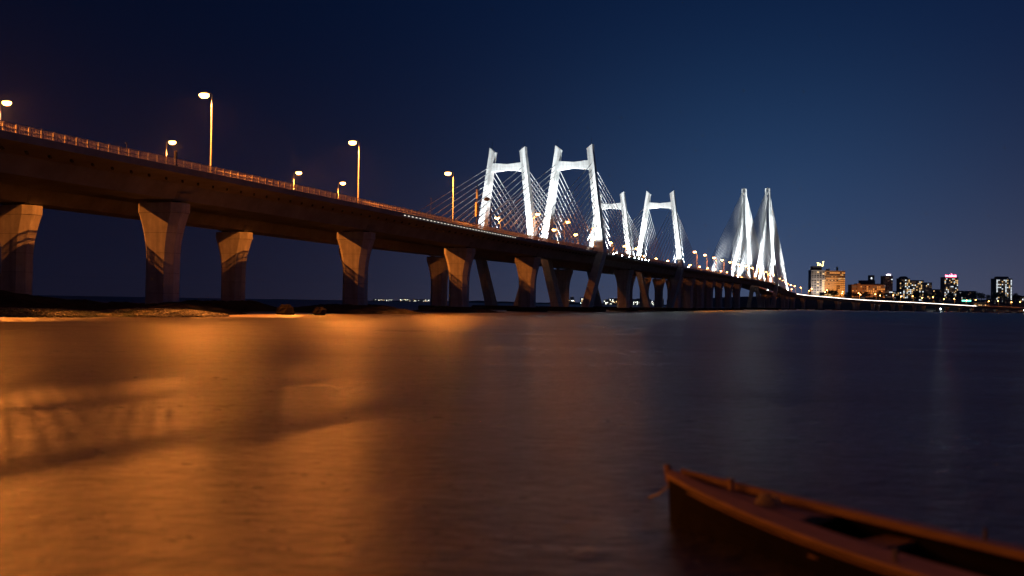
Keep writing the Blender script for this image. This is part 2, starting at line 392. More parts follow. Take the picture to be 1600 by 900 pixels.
# ------------------------------------------------------------------ lights
def ldata(name, P, col, rad=.25, spot=None):
    l = bpy.data.lights.new(name, 'SPOT' if spot else 'POINT'); l.energy = P; l.color = col; l.shadow_soft_size = rad
    if spot: l.spot_size = R(spot); l.spot_blend = .6
    return l
SOD = (1, .265, .035)
LD_NEAR = ldata('sodium_light', 48000, SOD, .16, 172); LD_FAR = ldata('sodium_light_far', 60000, SOD, .085, 169)
LD_NEAR.spot_blend = .3; LD_FAR.spot_blend = .5
# street lamp: base at deck level, arm along local +x
def lamp_proto(h, arm, lens):
    d = {}
    d['pole'] = MB().tube([(0, 0, 0), (0, 0, .9), (0, 0, .92), (0, 0, h-.25)], [.19, .19, .13, .075], 8).mesh('pole', M['steel'], smooth=True)
    d['arm'] = MB().tube([(0, 0, h-.3), (arm*.25, 0, h-.05), (arm*.6, 0, h), (arm, 0, h+.02)], .05, 6).mesh('arm', M['steel'], smooth=True)
    d['head'] = MB().loft([[(arm-.35+x*k, y*k, h+z) for x, y in ((0, -.18), (.45, -.22), (.9, -.16), (1.0, 0), (.9, .16), (.45, .22), (0, .18), (-.1, 0))] for z, k in ((-.02, .95), (.08, 1), (.2, .6))]).mesh('lamp_head', M['housing'])
    lm = MB(); n = 8; c = arm+.05
    lm.loft([[(c+rr*1.25*math.cos(q*math.tau/n), rr*math.sin(q*math.tau/n), h+z) for q in range(n)] for z, rr in ((-.76, .10), (-.68, .42), (-.40, .66), (-.10, .62), (-.03, .3))])
    d['lens'] = lm.mesh('lens', lens, smooth=True); d['c'] = c; d['h'] = h
    return d
LN = lamp_proto(12.5, 1.35, M['sodium']); LF = lamp_proto(14.4, 1.35, M['sodium']); LM_ = lamp_proto(10.6, 1.2, M['sodium_far']); LU = lamp_proto(9.0, 1.0, M['housing'])
def lamp(s, o, pr, flip, label, light, lit=True, tilt=0):
    w = W(s, o, ZR(s)-1.6+.02)
    r = empty('street_lamp', w, heading(s)+R(90) if not flip else heading(s)-R(90), label, 'street lamp', 'street lamps along the bridge')
    inst('pole', pr['pole'], r); inst('arm', pr['arm'], r); hd = inst('lamp_head', pr['head'], r); inst('lens', pr['lens'], hd)
    if lit:
        q = inst('lamp_light', light, r, (pr['c'], 0, pr['h']-.8)); q.rotation_euler.y = -R(tilt)
    return r
LD_OUT = ldata('sodium_light_outer', 16000, SOD, .2, 158); LD_OUT.spot_blend = .2
LD_MID = ldata('sodium_light_mid', 3400, SOD, .2)
i = 0
ln = [-560, -510, -459, -408, -359.5, -311.5, -263]+[(-215.5+45*k) for k in range(0, 3)]
vis = [s for s in ln if s > -230]
for s in ln:
    k = vis.index(s)+1 if s in vis else 0
    lab = '%s tall street lamp from the left on the near edge of the bridge, lit orange' % nth(k) if k else '%s tall street lamp beyond the left picture edge, on the near parapet' % nth(1+int((-250-s)//45))
    lamp(s, .75, LN, False, lab, LD_NEAR, tilt=3)
fn = [-302, -257, -211, -169, -121, -99]
for s in [-444, -400, -354]+fn:
    k = fn.index(s)-1 if s in fn[2:] else 0
    lab = '%s orange lamp from the left behind the railing, on the far edge' % nth(k) if k else '%s orange far-edge lamp beyond the left picture edge' % nth(1+int((-230-s)//45))
    lamp(s, 43.05, LF, True, lab, LD_FAR, tilt=22)
lamp(-101.7, .75, LU, False, 'thin unlit lamp pole at the near railing, right of the leftmost H pylon leg', None, False)
s = -26.7; k = 1
while s < 190:
    lamp(s, 24.95, LM_, False, '%s short orange lamp from the left between the H pylons, on the median' % nth(k), LD_MID); s += 28.5; k += 1
s = -17; k = 1
while s < 60:
    lamp(s, 18.3, LN, True, '%s tall orange lamp from the left in the middle of the H pylons' % nth(k), LD_MID); s += 35; k += 1
s = 215; k = 1
while s < 1900:
    zone = 'between the H pylons and the tall towers' if s < 520 else ('beside the tall towers' if s < 1040 else 'on the curve towards the headland')
    LQ = LD_MID if s < 205 else LD_OUT
    lamp(s, .75, LM_, False, '%s small near-edge lamp from the left %s' % (nth(k), zone), LQ)
    lamp(s+18, 43.05, LM_, True, '%s small far-edge lamp from the left %s' % (nth(k), zone), LQ)
    s += 46; k += 1

# floodlights washing the pylons
COOL = (.90, .97, 1)
def flood_proto():
    return (MB().loft([[(x, y, z) for y, z in ((-.28*a, -.2*a), (.28*a, -.2*a), (.28*a, .2*a), (-.28*a, .2*a))] for x, a in ((-.25, .6), (.1, 1), (.28, 1.15))]).mesh('flood_housing', M['housing']),
            MB().loft([[(x, y, z) for y, z in ((-.28, -.2), (.28, -.2), (.28, .2), (-.28, .2))] for x in (.27, .31)]).mesh('flood_lens', M['floodlens']),
            MB().beam((0, 0, -1.1), (0, 0, -.18), .08, .3).beam((0, -2.6, -1.06), (0, 2.6, -1.06), .1, .1).mesh('bracket', M['steel']))
FP = flood_proto(); FG = 'white floodlights along the bridge deck'
def flood(p, target, P, spot, label, rad=.2):
    p = Vector(p); d = Vector(target)-p; yaw = math.atan2(d.y, d.x); pit = math.atan2(d.z, math.hypot(d.x, d.y))
    r = empty('floodlight', p, yaw, label, 'floodlight', FG)
    h = inst('flood_housing', FP[0], r); h.rotation_euler.y = -pit; inst('flood_lens', FP[1], h); inst('bracket', FP[2], r)
    l = ldata('flood_light', P, COOL, rad, spot); q = inst('flood_beam', l, h, (.5, 0, 0)); q.rotation_euler = (0, R(-90), 0)
names = {(0, CF): 'the leftmost H pylon', (0, CN): 'the tallest H pylon', (SQ, CF): 'the third H pylon', (SQ, CN): 'the rightmost H pylon'}
for (s0, ax), nm in names.items():
    for sd in (-1, 1):
        for dr in (-1, 1):
            so = s0+dr*16; o = ax+sd*(9.5+2.2)
            tz = 40
            side = 'near' if sd < 0 else 'far'
            flood(W(so, o, ZR(so)-1.0), W(s0, ax+sd*7.5, tz), 60000 if dr < 0 else 36000, 78, 'white floodlight on the %s edge %s %s' % (side, 'before' if dr < 0 else 'beyond', nm))
    for dr in (-1, 1):
        flood(W(s0+dr*15, ax, ZR(s0)-.8), W(s0, ax, 50), 38000, 50, 'white floodlight on the road %s %s, aimed at its crossbeam' % ('before' if dr < 0 else 'beyond', nm))
for i, s in enumerate((17, 30, 41, 50, 57, 63, 69, 75)):
    flood(W(s, -.45, ZR(s)-1.0), W(s-10, -70, 2), 9000, 100, '%s floodlight from the left in the bright row under the third pylon' % nth(i+1))
for ax, nm in ((CF, 'left tall tower'), (CN, 'right tall tower')):
    for sd in (-1, 1):
        for dr in (-1, 1):
            so = ST+dr*30
            flood(W(so, ax+sd*10.3, ZR(so)-1), W(ST, ax+sd*4, 85), 620000, 56, 'white floodlight on the %s edge %s the %s' % ('near' if sd < 0 else 'far', 'before' if dr < 0 else 'beyond', nm), .5)
            so = ST+dr*190
            flood(W(so, ax+sd*10.3, ZR(so)-1), W(ST+dr*40, ax+sd*4, 112), 320000, 44, 'distant white floodlight on the %s edge %s the cables of the %s' % ('near' if sd < 0 else 'far', 'before' if dr < 0 else 'beyond', nm), .5)

# ------------------------------------------------------------------ equipment mast by the near railing
s = -110; w = W(s, 1.1, ZR(s)-1.58)
r = empty('equipment_mast', w, heading(s), 'orange-lit equipment mast with long boxes at the near railing, left of the first H pylon', 'mast')
MB().tube([(0, 0, 0), (0, 0, 11.6)], [.16, .10], 8).build('pole', M['steel'], r, smooth=True)
MB().box(-.28, .28, -.22, .22, 8.0, 10.2).build('upper_box', M['parapet'], r)
MB().box(-.75, -.45, -.2, .2, 3.6, 7.0).build('long_panel', M['parapet'], r)
MB().box(.3, .62, -.2, .2, 4.0, 6.8).build('short_panel', M['rail'], r)
for z in (4.2, 6.4): MB().beam((-.6, 0, z), (.5, 0, z), .07, .07).build('bracket', M['steel'], r)
MB().box(-.4, .4, -.05, .05, 11.0, 11.35).build('camera_bar', M['steel'], r)
w = W(-224, .3, ZR(-224)-1.0)  # post added to cast the dark column on the water
r = empty('shadow_post', w, heading(-224), 'short stout post added to shade the water, on the near parapet, just right of the first lamp behind the railing', 'post')
MB().loft([octa(.19, .17, .05, 0), octa(.19, .17, .05, 2.0), octa(.12, .1, .03, 2.12)]).build('post_body', M['housing'], r)
MB().loft([octa(.26, .24, .05, .0), octa(.26, .24, .05, .12)]).build('base_plate', M['steel'], r)
for s, h, lab in ((-127-10, 5.2, 'slim unlit post with a small camera at the near railing, left of the mast'), (-243+10, 2.4, 'short thin post standing on the near railing at left')):
    w = W(s, 1.0, ZR(s)-1.58)
    r = empty('signal_post', w, heading(s), lab, 'post')
    MB().tube([(0, 0, 0), (0, 0, h)], .06, 6).build('pole', M['steel'], r); MB().box(-.3, .1, -.07, .07, h-.1, h+.08).build('camera', M['steel'], r)
s = -97; w = W(s, 18.2, ZR(s)-1.58)
r = empty('road_sign', w, heading(s)+R(90), 'small round orange-lit road sign on a post right of the first pylon leg', 'road sign')
MB().tube([(0, 0, 0), (0, 0, 4.2)], .06, 6).build('pole', M['steel'], r)
MB().loft([[(.06+x, .5*math.cos(q*math.tau/12), 3.9+.5*math.sin(q*math.tau/12)) for q in range(12)] for x in (0, .05)]).build('sign_disc', M['rail'], r)

# ------------------------------------------------------------------ reef, mounds and stones
from mathutils import noise
def mound(name, cx, cyy, rx, ry, h, lab, rot=0, seed=0, n=40, m=None, flat=.45):
    mb = MB(); c, s_ = math.cos(rot), math.sin(rot)
    for i in range(n+1):
        for j in range(n+1):
            u = -1+2*i/n; v = -1+2*j/n; d = math.hypot(u, v)
            x = u*rx; y = v*ry
            f = max(0, 1-max(0, d-flat)/(1-flat)) if d < 1 else -(d-1)*2
            nz = noise.fractal(Vector((x*.12+seed, y*.12, seed)), 1, 2, 5)
            fine = noise.fractal(Vector((x*.7+seed, y*.7, seed)), 1, 2, 4)
            z = h*(f if f < 0 else f**.8)+nz*h*.35*(f > -.2)+fine*.22-.25
            mb.v.append((cx+x*c-y*s_, cyy+x*s_+y*c, z))
    for i in range(n):
        for j in range(n):
            a = i*(n+1)+j; mb.f.append((a, a+n+1, a+n+2, a+1))
    return tag(mb.build(name, m or M['rock']), lab, None, None, 'structure')
p1 = PT(-214.7, CN); p2 = PT(-155, CN); f1 = PT(-217, CF); f2 = PT(-161, CF); f3 = PT(-106, CF); p3 = PT(-100.5, CN)
mound('reef', p1[0], p1[1]-3, 14, 18, 1.7, 'dark mound', R(10), 3)
mound('reef', p2[0], p2[1]-3, 15, 19, 1.6, 'dark mound', R(20), 9)
mound('reef', p3[0], p3[1]-2, 13, 13, 1.0, 'dark mound', R(20), 19)
mound('reef', f2[0], f2[1]-2, 15, 17, 1.9, 'dark mound', R(20), 13)
mound('reef', f3[0], f3[1]-2, 15, 13, 1.5, 'dark mound', R(20), 15)
mound('reef', f1[0]-24, f1[1]-6, 46, 46, 3.1, 'dark reef', 0, 23, 60)
mound('reef', -60, 125, 12, 11, .5, 'low reef', R(-12), 31, 60)
mound('reef', -48, 138, 6, 6, .3, 'low reef', R(-12), 33, 50)
mound('reef', -60, 185, 14, 9, .8, 'low reef', R(-12), 37, 30)
def ico(r, seed):
    rr = random.Random(seed); v = []; f = []
    n, k = 7, 4
    rings = []
    for i, (z, q) in enumerate(((-.6, .7), (-.1, 1), (.4, .85), (.75, .4))):
        rings.append([(r*q*math.cos(t*math.tau/n+i*.4)*rr.uniform(.75, 1.2), r*q*math.sin(t*math.tau/n+i*.4)*rr.uniform(.75, 1.2), r*z*rr.uniform(.7, 1.1)) for t in range(n)])
    return rings
st = MB()
def scatter(cx, cyy, rx, ry, cnt, zf, rmin, rmax):
    for i in range(cnt):
        a = random.uniform(0, math.tau); d = math.sqrt(random.random())
        x = cx+rx*d*math.cos(a); y = cyy+ry*d*math.sin(a); rr = random.uniform(rmin, rmax)
        z = zf(d)+random.uniform(-.1, .1)
        ca, sa = math.cos(a*3), math.sin(a*3)
        st.loft([[(x+p[0]*ca-p[1]*sa*1.3, y+p[0]*sa+p[1]*ca, z+p[2]*.75) for p in ring] for ring in ico(rr, i)])
scatter(-59, 122, 11, 10, 3200, lambda d: .6*(1-d*d)+.1, .10, .36)
scatter(-52, 126, 9, 5, 700, lambda d: .3*(1-d*d)+.02, .08, .25)
scatter(-47, 136, 9, 9, 2600, lambda d: .75*(1-d*d)+.0, .10, .46)
scatter(-54, 131, 6, 4, 500, lambda d: .35*(1-d*d)+.05, .1, .3)
tag(st.build('shore_stones', M['stone']), kind='stuff')
def boulder(x, y, r, lab, seed):
    mb = MB(); mb.loft([[(p[0], p[1], p[2]) for p in ring] for ring in ico(r, seed)])
    o = mb.build('boulder', M['rock']); o.location = (x, y, r*.35); tag(o, lab, 'boulder')
boulder(-57.5, 152, 1.1, 'larger dark boulder in shallow water between the left two piers', 5)
boulder(-35.5, 160, 1.5, 'dark upright boulder right of the first far pier mound', 6)
boulder(-31.0, 165, 1.2, 'lower dark boulder, right of the upright boulder near the second near pier', 7)
# wet sandbar under the lamps
sb = MB(); ns = 40; top = []; bot = []
P_ = [(-39.5, 131), (-30, 141), (-33, 163), (-36.5, 190), (-41, 178), (-46, 156)]
def ring_s(k, z): 
    cx = sum(p[0] for p in P_)/6; c2 = sum(p[1] for p in P_)/6
    out = []
    for i in range(60):
        a = i/60*6; p = P_[int(a) % 6]; q = P_[(int(a)+1) % 6]; t = a-int(a); t = t*t*(3-2*t)
        x = p[0]+(q[0]-p[0])*t; y = p[1]+(q[1]-p[1])*t
        w_ = 1+.12*noise.noise(Vector((x*.3, y*.3, 0)))
        out.append((cx+(x-cx)*k*w_, c2+(y-c2)*k*w_, z))
    return out
sb.loft([ring_s(1.0, -.05), ring_s(.93, .03), ring_s(.6, .07), ring_s(.2, .09)])
tag(sb.build('sandbar', M['sand'], smooth=True), kind='structure')
# stepped block at the left frame edge
bx = empty('stepped_blocks', (-81.5, 163, 2.2), R(20), 'stack of orange-lit concrete steps at the left edge of the photo', 'steps')
for i in range(3): MB().box(-4, 1.6-i*.45, -2, 2, i*1.15, i*1.15+1.13).build('block', M['concrete'], bx)

# ------------------------------------------------------------------ headland with city
hl = MB(); nx_, ny_ = 70, 14
for i in range(nx_+1):
    for j in range(ny_+1):
        x = 430+i*24; v = j/ny_
        y0 = 1830+60*math.sin(x*.006)-.12*(x-430)*0+25*noise.noise(Vector((x*.02, 1, 2)))
        y = y0+v*1000
        z = -.5+ (3+25*min(1, v*2.6)**.8)*(v > 0)*min(1, (x-430)/140+.05) + 1.5*noise.noise(Vector((x*.03, y*.03, 0)))*(v > 0)
        hl.v.append((x, y, z))
for i in range(nx_):
    for j in range(ny_):
        a = i*(ny_+1)+j; hl.f.append((a, a+ny_+1, a+ny_+2, a+1))
tag(hl.build('headland', M['land']), kind='structure')

M['w_warm'] = emit('warm lit window', (1, .62, .25), 1.3)
M['w_orange'] = emit('orange lit window', (1, .36, .07), 1.0)
M['w_cool'] = emit('cool lit window', (.85, .95, 1), 1.5)
M['w_dim'] = emit('dim window', (.9, .55, .3), .12)
M['w_dark'] = mat('dark window glass', (.02, .022, .03), .2, .1, 1)
def bm(name, c, e=None):
    m = mat(name, c, .85, .15, .1)
    return m
M['b_white'] = bm('pale facade', (.55, .52, .50)); M['b_dark'] = bm('dark facade', (.12, .11, .12)); M['b_or'] = bm('ochre facade', (.45, .28, .15)); M['b_mid'] = bm('grey facade', (.28, .26, .25))
_wm = {}
def wmesh(w, h, m):
    k = (round(w, 2), round(h, 2), m)
    if k not in _wm: _wm[k] = MB().box(-w/2, w/2, -.3, .12, -h/2, h/2).mesh('window', M[m])
    return _wm[k]
def building(cx, y, w, z0, z1, dep, m, cols, rows, pick, label, ww=.6, wh=.55, top=None, zlo=None, zhi=None, rot=0):
    b = empty('building', (cx, y, z0), rot, label, 'building')
    MB().box(-w/2, w/2, 0, dep, -6, z1-z0).build('wall', M[m], b)
    MB().box(-w/2-.5, w/2+.5, -.5, dep+.5, z1-z0+.02, z1-z0+1.1).build('roof_parapet', M[top or m], b)
    lo = (zlo or 4); hi = (zhi or z1-z0-1.5); cw = w/cols; rh = (hi-lo)/rows
    for i in range(cols):
        for j in range(rows):
            q = pick(i, j)
            if q: inst('window', wmesh(cw*ww, rh*wh, q), b, (-w/2+cw*(i+.5), -.1, lo+rh*(j+.5)))
    return b
rnd = random.Random(3)
def rp(pairs):
    def f(i, j):
        x = rnd.random()
        for p, m in pairs:
            if x < p: return m
            x -= p
        return None
    return f
# white slab tower of the hotel
hb = building(659.5, 2200, 29, 20, 83.5, 22, 'b_white', 5, 16, lambda i, j: ('w_dark' if j in (11, 12, 13) else ('w_warm' if (i == 4 or (i == 2 and j % 2)) and rnd.random() < .9 else ('w_dim' if rnd.random() < .5 else 'w_dark'))), 'pale hotel tower with glowing letters on its roof', .7, .6)
MB().box(-11, 9, 3, 18, 64.7, 73).build('penthouse', M['b_dark'], hb)
MB().box(-14.7, 14.7, -.6, 0, 45.2, 46.6).build('ledge', M['b_white'], hb)
M['sign_gold'] = emit('gold sign letters', (1, .82, .30), 5)
M['sign_pink'] = emit('pink sign letters', (1, .12, .22), 8); M['sign_white'] = emit('white sign', (1, .8, .92), 6)
def stroke(pts, wd): 
    mb = MB()
    for a, b in zip(pts, pts[1:]): mb.beam((a[0], 0, a[1]), (b[0], 0, b[1]), wd, .8, up=(0, 1, 0))
    return mb
sg = empty('roof_sign', (657.5, 2203, 93.2), 0, 'golden glowing three-letter sign on the hotel roof', 'sign')
for dx, parts in ((0, [[(0, 6), (5, 6)], [(2.5, 6), (2.5, 0)]]), (5.2, [[(0, 0), (2.2, 5)], [(2.2, 5), (4.4, 0)], [(.9, 2), (3.5, 2)]]), (10.2, [[(3.6, 8.4), (3.6, .6)], [(3.6, .6), (1.8, -1.0)], [(1.8, -1), (.4, .2)], [(2, 8.4), (5.6, 9.2)]])):
    mb = MB()
    for p in parts: s2 = stroke(p, 1.15); b0 = len(mb.v); mb.v += [(x+dx, y, z+1) for x, y, z in s2.v]; mb.f += [tuple(i+b0 for i in f) for f in s2.f]
    mb.build('letter', M['sign_gold'], sg)
mb = MB()
for x in (2.5, 7.4, 13.4): mb.box(x-.2, x+.2, .6, 1, -.2, 2.5)
mb.build('support', M['b_dark'], sg)
ob = building(697, 2204, 44.6, 20, 82.8, 24, 'b_or', 12, 14, lambda i, j: ('w_dark' if j in (11, 12) and rnd.random() < .75 else ('w_orange' if rnd.random() < (.9 if j < 9 else .6) else ('w_warm' if rnd.random() < .4 else 'w_dark'))), 'wide orange-lit hotel block with many glowing window rows, right of the pale tower', .82, .45)
for i in range(13): MB().box(-22.3, 22.3, -1.0, -.32, 3.6+i*4.28, 4.3+i*4.28).build('balcony_slab', M['b_or'], ob)
MB().box(6, 9, 6, 10, 64, 73).build('roof_mast', M['b_dark'], ob); MB().box(-16, -10, 4, 12, 64, 67.5).build('roof_hut', M['b_dark'], ob)
building(664, 2150, 23, 22, 34.7, 15, 'b_white', 8, 2, rp([(.7, 'w_warm')]), 'low brightly lit pavilion at the foot of the pale hotel tower')
lb = building(803.5, 2300, 75, 18, 56.2, 26, 'b_or', 16, 7, rp([(.25, 'w_dark'), (.35, 'w_orange'), (.2, 'w_dim')]), 'long low ochre building with square windows, between the hotel and the slim dark tower', .55, .5)
MB().box(-26, -19, -1.5, 20, 0, 41.6).build('stair_tower', M['b_or'], lb); MB().box(22, 36, 4, 20, 38.5, 42).build('roof_hut', M['b_dark'], lb)
sb_ = building(838.5, 2400, 31, 18, 68.7, 24, 'b_dark', 7, 10, rp([(.1, 'w_dim')]), 'dark stepped tower rising behind the long ochre building')
MB().box(5.5, 14.5, 2, 20, 50, 64.3).build('upper_tower', M['b_dark'], sb_); MB().box(6, 9, .9, 1.9, 55, 59).build('roof_light', M['w_cool'], sb_)
tb = building(866.5, 2350, 21, 18, 78.4, 20, 'b_mid', 5, 15, rp([(.1, 'w_cool'), (.15, 'w_dim'), (.5, 'w_dark')]), 'slim dark tower with a white oval sign on its roof')
sg2 = empty('roof_sign', (868, 2353, 79.6), 0, 'white oval glowing sign on top of the slim dark tower', 'sign')
MB().loft([[(5.6*math.cos(q*math.tau/14), y, 2.6+1.7*math.sin(q*math.tau/14)) for q in range(14)] for y in (-.4, .4)]).build('sign_panel', M['sign_white'], sg2)
MB().box(-.6, .6, .45, 1.2, -.1, 2.5).build('support', M['b_dark'], sg2)
db = building(962.5, 2500, 25, 18, 78, 22, 'b_dark', 6, 14, rp([(.13, 'w_warm'), (.1, 'w_cool'), (.3, 'w_dim')]), 'dark tower with a rounded top, left half of the dark pair behind the road lamps')
MB().loft([[(9*math.cos(q*math.pi/8)*1.0, y, 61+5.5*math.sin(q*math.pi/8)) for q in range(9)] for y in (3, 19)]).build('domed_roof', M['b_dark'], db)
building(1000, 2520, 34, 18, 74.5, 22, 'b_mid', 9, 13, rp([(.2, 'w_warm'), (.12, 'w_cool'), (.25, 'w_dim')]), 'grey apartment block with scattered lit windows, right of the round-topped tower')
building(1032, 2540, 27, 18, 70, 22, 'b_mid', 7, 12, rp([(.1, 'w_warm'), (.05, 'w_cool'), (.25, 'w_dim')]), 'lower plain grey block with few lit windows, at the right of the dark group')
pb = building(1119.5, 2600, 35, 18, 86, 25, 'b_mid', 9, 16, rp([(.16, 'w_warm'), (.14, 'w_cool'), (.3, 'w_dim')]), 'tower crowned by a glowing pink sign')
sg3 = empty('roof_sign', (1105, 2601, 87.4), 0, 'glowing pink and white lettering on the roof of a tower', 'sign')
mb = MB()
for i in range(6):
    x = i*4.8; h = (6, 5, 6.5, 9, 5.5, 7)[i]
    mb.box(x, x+1.3, 0, .8, 0, h); mb.box(x, x+3.6, -.05, .7, h*.45, h*.45+1.2); mb.box(x+2.6, x+3.7, .03, .77, 0, h*.8)
mb.build('letters', M['sign_pink'], sg3)
MB().box(0, 27, .9, 1.3, 2, 3.4).build('back_tube', M['sign_white'], sg3)
ap = building(1109.5, 2300, 36, 18, 75.5, 26, 'b_mid', 9, 16, lambda i, j: ('w_cool' if i in (0, 5, 8) and rnd.random() < .85 else rnd.choice(['w_dark', 'w_cool', 'w_dim', 'w_warm', 'w_dark', None])), 'round-cornered apartment tower with columns of white lit windows, rightmost tall building', .55, .5)
MB().box(-12, 12, 4, 22, 58.7, 63).build('penthouse', M['b_dark'], ap)
building(1117, 2500, 40, 16, 50, 20, 'b_dark', 10, 7, rp([(.12, 'w_warm'), (.1, 'w_cool'), (.1, 'w_dim')]), 'low dark block below and right of the pink sign tower')
building(932, 2500, 34, 16, 46, 20, 'b_dark', 8, 6, rp([(.18, 'w_warm'), (.1, 'w_cool')]), 'low dark block between the slim tower and the dark pair')
building(1090, 2620, 25, 16, 55, 20, 'b_dark', 6, 8, rp([(.15, 'w_warm'), (.1, 'w_dim')]), 'dark block just left of the pink sign tower')
building(1154, 2300, 36, 14, 37, 20, 'b_dark', 8, 5, rp([(.25, 'w_warm'), (.1, 'w_cool')]), 'low dark house at the right edge of the photo')
og = building(852, 1856, 23, 6, 17.4, 12, 'b_or', 6, 1, rp([(.5, 'w_warm')]), 'small orange-lit building just above the bridge, left of the apartment tower', .5, .3)
M['w_teal'] = emit('turquoise fascia', (.2, 1, .75), 3)
gb = empty('kiosk', (900, 2020, 14), 0, 'low kiosk with a turquoise glowing fascia under the pink sign', 'kiosk')
MB().box(-9, 9, 0, 8, -4, 9).build('wall', M['b_dark'], gb); MB().box(-9, 9, -.5, -.05, 7, 9.5).build('fascia', M['w_teal'], gb)
# many small lit houses along the slope
for i in range(26):
    x = 700+i*21+rnd.uniform(-6, 6); y = rnd.uniform(1960, 2080); z = 10+(y-1960)*.06; h = rnd.uniform(7, 16)
    building(x, y, rnd.uniform(9, 17), z, z+h, 9, rnd.choice(['b_dark', 'b_mid', 'b_dark']), 4, 2, rp([(.16, 'w_warm'), (.08, 'w_cool'), (.2, 'w_dim')]), '%s small dark house from the left, on the slope behind the curve' % nth(i+1), .45, .4, zlo=1)['group'] = 'small houses on the headland slope'

def facade_flood(x, y, z, tx, ty, tz, P, col, lab, spot=110):
    p = Vector((x, y, z)); d = Vector((tx, ty, tz))-p; yaw = math.atan2(d.y, d.x); pit = math.atan2(d.z, math.hypot(d.x, d.y))
    r = empty('facade_floodlight', p, yaw, lab, 'floodlight', 'floodlights washing the hotel and ochre facades')
    h = inst('flood_housing', FP[0], r); h.rotation_euler.y = -pit; inst('flood_lens', FP[1], h); inst('bracket', FP[2], r)
    q = inst('flood_beam', ldata('facade_light', P, col, .5, spot), h, (.5, 0, 0)); q.rotation_euler = (0, R(-90), 0)
facade_flood(652, 2168, 36, 655, 2200, 60, 30000, (1, .86, .74), 'floodlight on the ground before the left side of the pale hotel tower')
facade_flood(668, 2168, 36, 665, 2200, 60, 30000, (1, .86, .74), 'floodlight on the ground before the right side of the pale hotel tower')
facade_flood(686, 2170, 34, 686, 2204, 48, 26000, (1, .45, .12), 'orange floodlight before the left half of the wide hotel block')
facade_flood(710, 2170, 34, 710, 2204, 48, 26000, (1, .45, .12), 'orange floodlight before the right half of the wide hotel block')
for x, nm in ((775, 'left third'), (803, 'middle'), (830, 'right third')):
    facade_flood(x, 2268, 30, x, 2300, 42, 15000, (1, .38, .12), 'orange floodlight before the %s of the long ochre building' % nm)

# trees: tapered trunk, limbs, crown of leaf clumps
def tree_meshes(seed):
    rr = random.Random(seed); tr = MB(); tr.tube([(0, 0, -2), (.2, 0, 3), (.1, .3, 7)], [.55, .4, .25], 6)
    cl = []
    for k in range(5):
        a = rr.uniform(0, math.tau); e = (rr.uniform(2, 5)*math.cos(a), rr.uniform(2, 5)*math.sin(a), rr.uniform(6.5, 12)); tr.tube([(0, 0, 4+k*.5), (e[0]*.5, e[1]*.5, 7), e], [.25, .15, .06], 5); cl.append(e)
    cr = MB()
    for e in cl+[(rr.uniform(-3, 3), rr.uniform(-3, 3), rr.uniform(7, 13)) for _ in range(5)]:
        for _ in range(55):
            d = Vector((rr.gauss(0, 1), rr.gauss(0, 1), rr.gauss(0, .7))); p = Vector(e)+d*1.5
            u = Vector((rr.uniform(-1, 1), rr.uniform(-1, 1), rr.uniform(-1, 1))).normalized()*rr.uniform(.4, .9); v = u.orthogonal()*.8
            b = len(cr.v); cr.v += [tuple(p-u), tuple(p+v*.6), tuple(p+u), tuple(p-v*.6)]; cr.f.append((b, b+1, b+2, b+3))
    return tr.mesh('trunk', M['bark']), cr.mesh('crown', M['leaf'])
TM = [tree_meshes(s) for s in (1, 2, 3, 4)]
spots = []
for i in range(44):
    x = 655+i*12.5+rnd.uniform(-5, 5); y = rnd.uniform(2090, 2150) if x < 800 else rnd.uniform(2090, 2190)
    spots.append((x, y))
for i, (x, y) in enumerate(spots):
    t_ = TM[i % 4]; z = 12+min(14, (y-2000)*.09)
    r = empty('tree', (x, y, z), rnd.uniform(0, 6), '%s dark tree from the left on the headland in front of the tall buildings' % nth(i+1), 'tree', 'dark trees on the headland')
    k = rnd.uniform(.8, 1.35); r.scale = (k*1.2, k*1.2, k)
    inst('trunk', t_[0], r); inst('crown', t_[1], r)
# white lamps on the far shore, under the bridge curve
pole_me = MB().tube([(0, 0, -1), (0, 0, 5)], .12, 6).mesh('pole', M['steel'])
hm = MB().box(-.5, .5, -.3, .3, 5, 5.4).mesh('lamp_head', M['housing']); lm_ = MB().loft([[(r_*math.cos(q*math.tau/8), r_*math.sin(q*math.tau/8), z) for q in range(8)] for z, r_ in ((4.1, .3), (4.5, .9), (4.98, .7))]).mesh('lens', M['floodlens'])
LDW = ldata('shore_light', 16000, (.75, .93, 1), .4)
for x, y, lab in ((728, 1830, 'small white lamp on the shore under the bridge curve'), (746, 1775, 'brightest blue-white lamp at the waterline under the bridge curve'), (702, 1830, 'small white lamp left of the brightest shore lamp, low by the water'), (891, 1775, 'blue-white lamp at the waterline by the right edge of the photo'), (772, 1840, 'faint white lamp right of the brightest shore lamp')):
    r = empty('shore_lamp', (x, y, .6), 0, lab, 'shore lamp', 'white lamps on the far shore')
    inst('pole', pole_me, r); h = inst('lamp_head', hm, r); inst('lens', lm_, h)
    inst('shore_light', LDW, r, (0, -1.5, 4.4))

